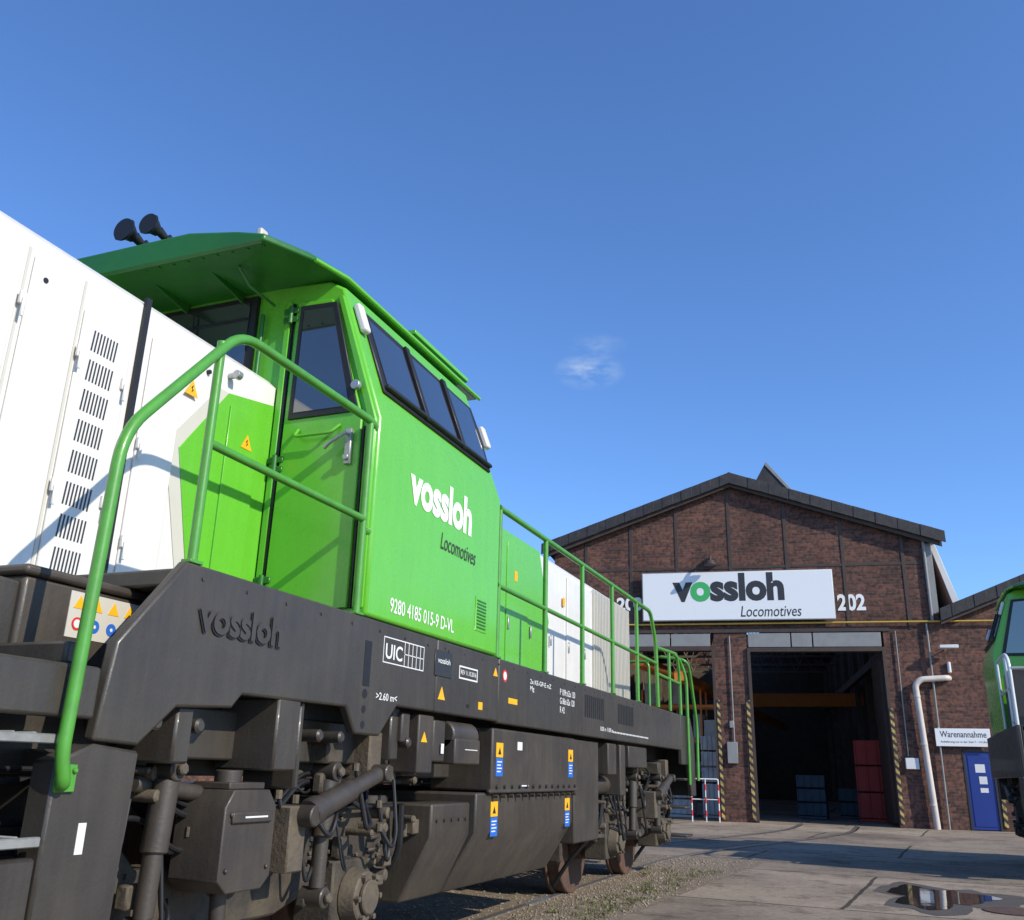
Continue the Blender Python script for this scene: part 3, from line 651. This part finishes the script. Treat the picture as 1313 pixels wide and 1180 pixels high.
# ================================================================= GROUND
def groundmat():
    m,nt,b=newmat("yard_concrete")
    tc=N(nt,"ShaderNodeTexCoord")
    br=N(nt,"ShaderNodeTexBrick"); br.offset=.35; br.inputs["Scale"].default_value=1; br.inputs["Brick Width"].default_value=6.1; br.inputs["Row Height"].default_value=3.7
    br.inputs["Mortar Size"].default_value=.03; br.inputs["Mortar Smooth"].default_value=.4
    br.inputs["Color1"].default_value=(.34,.27,.20,1); br.inputs["Color2"].default_value=(.25,.20,.15,1); br.inputs["Mortar"].default_value=(.075,.06,.045,1)
    mp=N(nt,"ShaderNodeMapping"); mp.inputs["Location"].default_value=(1.3,.6,0); mp.inputs["Rotation"].default_value=(0,0,.07)
    nw=noise(nt,.9,3); ws=N(nt,"ShaderNodeVectorMath",operation='SCALE'); ws.inputs[3].default_value=.12; nt.links.new(nw.outputs["Color"],ws.inputs[0])
    wa=N(nt,"ShaderNodeVectorMath",operation='ADD'); nt.links.new(tc.outputs["Object"],mp.inputs[0]); nt.links.new(mp.outputs[0],wa.inputs[0]); nt.links.new(ws.outputs[0],wa.inputs[1])
    nt.links.new(wa.outputs[0],br.inputs["Vector"])
    n1=noise(nt,.35,9,.7); r1=ramp(nt,n1.outputs["Fac"],[(.35,.55),(.5,.92),(.7,1.2)])
    n2=noise(nt,14,6,.8); r2=ramp(nt,n2.outputs["Fac"],[(.3,.7),(.6,1.12)])
    n5=noise(nt,1.8,9,.75); r5=ramp(nt,n5.outputs["Fac"],[(.40,.62),(.47,1.0)])
    mx=N(nt,"ShaderNodeMix",data_type='RGBA',blend_type='MULTIPLY'); mx.inputs[0].default_value=1
    mx2=N(nt,"ShaderNodeMix",data_type='RGBA',blend_type='MULTIPLY'); mx2.inputs[0].default_value=1
    mx3=N(nt,"ShaderNodeMix",data_type='RGBA',blend_type='MULTIPLY'); mx3.inputs[0].default_value=1
    nt.links.new(br.outputs["Color"],mx.inputs[6]); nt.links.new(r1.outputs[0],mx.inputs[7]); nt.links.new(mx.outputs[2],mx2.inputs[6]); nt.links.new(r2.outputs[0],mx2.inputs[7])
    nt.links.new(mx2.outputs[2],mx3.inputs[6]); nt.links.new(r5.outputs[0],mx3.inputs[7])
    nt.links.new(mx3.outputs[2],b.inputs["Base Color"]); b.inputs["Roughness"].default_value=.9; b.inputs["Specular IOR Level"].default_value=.2
    bp=N(nt,"ShaderNodeBump"); bp.inputs["Strength"].default_value=.5; bp.inputs["Distance"].default_value=.02; nt.links.new(n2.outputs["Fac"],bp.inputs["Height"]); nt.links.new(bp.outputs[0],b.inputs["Normal"])
    return m
def sheet(name,pts,z,mat):
    me=bpy.data.meshes.new(name); me.from_pydata([(x,y,z) for x,y in pts],[],[list(range(len(pts)))]); me.materials.append(mat)
    o=bpy.data.objects.new(name,me); COL.objects.link(o); return o
sheet("ground",[(-700,-700),(700,-700),(700,900),(-700,900)],0,groundmat())
GRAV=paint("gravel_soil",(.24,.185,.125),.95,0,.7,(.10,.075,.05),9,0,1.0,90)
gp=[(-9,-8),(-2.55,-8),(-2.45,4),(-2.38,9),(-2.2,12),(-1.98,15.5)]
for k in range(10): gp.append((-2.0-.33*k+random.uniform(-.1,.1),15.9+random.uniform(-.2,.2)))
gp+= [(-9,16)]
sheet("gravel_bed",gp,.004,GRAV)
STN=paint("stones",(.27,.215,.155),.9,0,.7,(.11,.085,.06),25)
bm=bmesh.new()
for i in range(7000):
    y=random.uniform(5.0,15.6); x=random.uniform(-5.2,-2.38+(y-9)*.06 if y>9 else -2.42)
    if random.random()<.45: x=random.uniform(-3.4,-2.4)
    s=random.uniform(.005,.016)*(1.0 if random.random()<.95 else 1.8)
    vs=[bm.verts.new((x+s*random.uniform(.7,1.2)*dx,y+s*random.uniform(.7,1.2)*dy,.004+s*random.uniform(.5,.9)*dz)) for dx,dy,dz in ((1,0,.1),(-1,0,.1),(0,1,.1),(0,-1,.1),(.3,.3,1),(-.3,-.2,1))]
    for f in ((0,2,4),(2,1,5),(2,5,4),(1,3,5),(3,0,4),(3,4,5)): bm.faces.new([vs[k] for k in f])
bmesh.ops.recalc_face_normals(bm,faces=bm.faces[:])
me=bpy.data.meshes.new("ballast_stones"); bm.to_mesh(me); me.materials.append(STN); o=bpy.data.objects.new("ballast_stones",me); COL.objects.link(o)
LEAF=paint("weed_leaf",(.11,.13,.035),.7,0,.6,(.2,.16,.07),15)
bm=bmesh.new()
for i in range(120):
    y=random.uniform(6.5,13.5); x=-2.5+ (y-9)*.05-abs(random.gauss(0,.25)) if random.random()<.7 else random.uniform(-3.3,-2.5)
    for k in range(random.randint(6,20)):
        a=random.uniform(0,6.28); l=random.uniform(.02,.07); wd=random.uniform(.003,.008); hh=random.uniform(.01,.05)
        bx_=x+random.gauss(0,.04); by_=y+random.gauss(0,.04)
        p0=Vector((bx_,by_,.004)); p2=p0+Vector((math.cos(a)*l,math.sin(a)*l,hh)); p1=(p0+p2)/2+Vector((0,0,hh*.4)); s=Vector((-math.sin(a),math.cos(a),0))*wd
        v=[bm.verts.new(q) for q in (p0,p1-s,p2,p1+s)]; bm.faces.new(v)
me=bpy.data.meshes.new("weeds"); bm.to_mesh(me); me.materials.append(LEAF); o=bpy.data.objects.new("weeds",me); COL.objects.link(o)
RH=paint("rail_head",(.35,.32,.30),.35,0,.4,(.15,.1,.07),5,.7)
def centre(y):
    if y<14: return -4.14
    if y>27: return -1.9
    t=(y-14)/13; t=t*t*(3-2*t); return -4.14+2.24*t
a=Acc("railway_track",RH,None,0)
for off in (-.75,.75):
    ys=[-20,0,14]+[14+k*.65 for k in range(1,21)]+[60]
    for y0,y1 in zip(ys[:-1],ys[1:]):
        x0=centre(y0)+off;x1=centre(y1)+off
        bmg=a.bm; v=[bmg.verts.new(p) for p in ((x0-.035,y0,.016),(x0+.035,y0,.016),(x1+.035,y1,.016),(x1-.035,y1,.016))]; bmg.faces.new(v)
        for s_ in (-.035,.035):
            v=[bmg.verts.new(p) for p in ((x0+s_,y0,-.05),(x0+s_,y0,.016),(x1+s_,y1,.016),(x1+s_,y1,-.05))]; bmg.faces.new(v)
a.done()
a=Acc("rail_groove",BLACK,None,0)
bmg=a.bm
for off in (-.70,.80):
    ys=[16]+[16+k*.5 for k in range(1,25)]+[29]
    for y0,y1 in zip(ys[:-1],ys[1:]):
        x0=centre(y0)+off;x1=centre(y1)+off
        v=[bmg.verts.new(p) for p in ((x0-.012,y0,.004),(x0+.04,y0,.004),(x1+.04,y1,.004),(x1-.012,y1,.004))]; bmg.faces.new(v)
a.done()
def puddlemat():
    m,nt,b=newmat("puddle_water"); b.inputs["Base Color"].default_value=(.03,.028,.024,1); b.inputs["Roughness"].default_value=.02; b.inputs["Specular IOR Level"].default_value=.6
    n=noise(nt,6,3); bp=N(nt,"ShaderNodeBump"); bp.inputs["Strength"].default_value=.05; bp.inputs["Distance"].default_value=.01; nt.links.new(n.outputs["Fac"],bp.inputs["Height"]); nt.links.new(bp.outputs[0],b.inputs["Normal"]); return m
pp=[]
for k in range(40):
    t=2*math.pi*k/40; rr=1+.25*math.sin(3*t+1)+.12*math.sin(7*t)+.06*math.sin(13*t)
    pp.append((.28+.50*rr*math.cos(t),12.2+1.0*rr*math.sin(t)))
DAMP=paint("damp_concrete",(.10,.085,.065),.6,0,.4,(.05,.04,.03),5)
sheet("damp_patch",[(.28+(x-.28)*1.5+.1,12.2+(y-12.2)*1.3) for x,y in pp],.003,DAMP)
sheet("puddle",pp,.007,puddlemat())
g=Acc("manhole_cover",RUST,None,0); g.cyl((1.0,11.3,0),(1.0,11.3,.010),.32,n=32); g.done()

# ================================================================= SKY, SUN, CAMERA
world=bpy.data.worlds.new("World"); sc.world=world; world.use_nodes=True
nt=world.node_tree; bg=nt.nodes["Background"]
sky=nt.nodes.new("ShaderNodeTexSky"); sky.sky_type='NISHITA'; sky.sun_disc=False
sky.sun_elevation=math.radians(31.5); sky.sun_rotation=math.radians(105.6); sky.air_density=1.0; sky.dust_density=.3; sky.ozone_density=2.2; sky.altitude=50
tc=nt.nodes.new("ShaderNodeTexCoord")
tint=nt.nodes.new("ShaderNodeMix"); tint.data_type='RGBA'; tint.blend_type='MULTIPLY'; tint.inputs[0].default_value=1; tint.inputs[7].default_value=(.84,1.18,1.66,1)
nt.links.new(sky.outputs[0],tint.inputs[6])
def cloud(direction,size,stretch,amt,prev,scale=22):
    d=Vector(direction).normalized()
    dp=nt.nodes.new("ShaderNodeVectorMath"); dp.operation='DISTANCE'; 
    mp=nt.nodes.new("ShaderNodeMapping"); mp.inputs["Scale"].default_value=(1,1,stretch); nt.links.new(tc.outputs["Generated"],mp.inputs[0])
    nt.links.new(mp.outputs[0],dp.inputs[0]); dp.inputs[1].default_value=(d.x,d.y,d.z*stretch)
    mr=nt.nodes.new("ShaderNodeMapRange"); mr.inputs[1].default_value=0; mr.inputs[2].default_value=size; mr.inputs[3].default_value=1; mr.inputs[4].default_value=0
    nt.links.new(dp.outputs["Value"],mr.inputs[0])
    no=nt.nodes.new("ShaderNodeTexNoise"); no.inputs["Scale"].default_value=scale; no.inputs["Detail"].default_value=8; no.inputs["Roughness"].default_value=.62
    m2=nt.nodes.new("ShaderNodeMapping"); m2.inputs["Scale"].default_value=(1,1,2.6); nt.links.new(tc.outputs["Generated"],m2.inputs[0]); nt.links.new(m2.outputs[0],no.inputs["Vector"])
    r=nt.nodes.new("ShaderNodeValToRGB"); r.color_ramp.elements[0].position=.40; r.color_ramp.elements[1].position=.72; nt.links.new(no.outputs["Fac"],r.inputs[0])
    mu=nt.nodes.new("ShaderNodeMath"); mu.operation='MULTIPLY'; nt.links.new(mr.outputs[0],mu.inputs[0]); nt.links.new(r.outputs[0],mu.inputs[1])
    m3=nt.nodes.new("ShaderNodeMath"); m3.operation='MULTIPLY'; m3.inputs[1].default_value=amt; nt.links.new(mu.outputs[0],m3.inputs[0])
    mx=nt.nodes.new("ShaderNodeMix"); mx.data_type='RGBA'; nt.links.new(m3.outputs[0],mx.inputs[0]); nt.links.new(prev,mx.inputs[6]); mx.inputs[7].default_value=(4.8,5.6,6.6,1)
    return mx.outputs[2]
out=tint.outputs[2]
out=cloud((-.258,.85,.400),.040,2.0,.85,out,30)
out=cloud((-.250,.85,.428),.035,2.5,.35,out,30)
out=cloud((-.80,.60,.36),.16,1.5,.35,out,14)
nt.links.new(out,bg.inputs[0]); bg.inputs[1].default_value=.135
sun=bpy.data.lights.new("sun",'SUN'); sun.energy=4.8; sun.angle=math.radians(.5); sun.color=(1,.93,.80)
so=bpy.data.objects.new("sun",sun); COL.objects.link(so); so.rotation_euler=Vector((-.75,.21,-.48)).to_track_quat('-Z','Y').to_euler()
c=bpy.data.cameras.new("camera"); c.lens=32.41; c.sensor_width=36; c.clip_end=3000; c.clip_start=.05
co=bpy.data.objects.new("camera",c); COL.objects.link(co); sc.camera=co; co.location=(0,0,1.2); co.rotation_euler=[math.radians(a) for a in (108.714,-1.376,21.515)]
sc.view_settings.view_transform='Standard'; sc.view_settings.look='None'; sc.view_settings.exposure=0
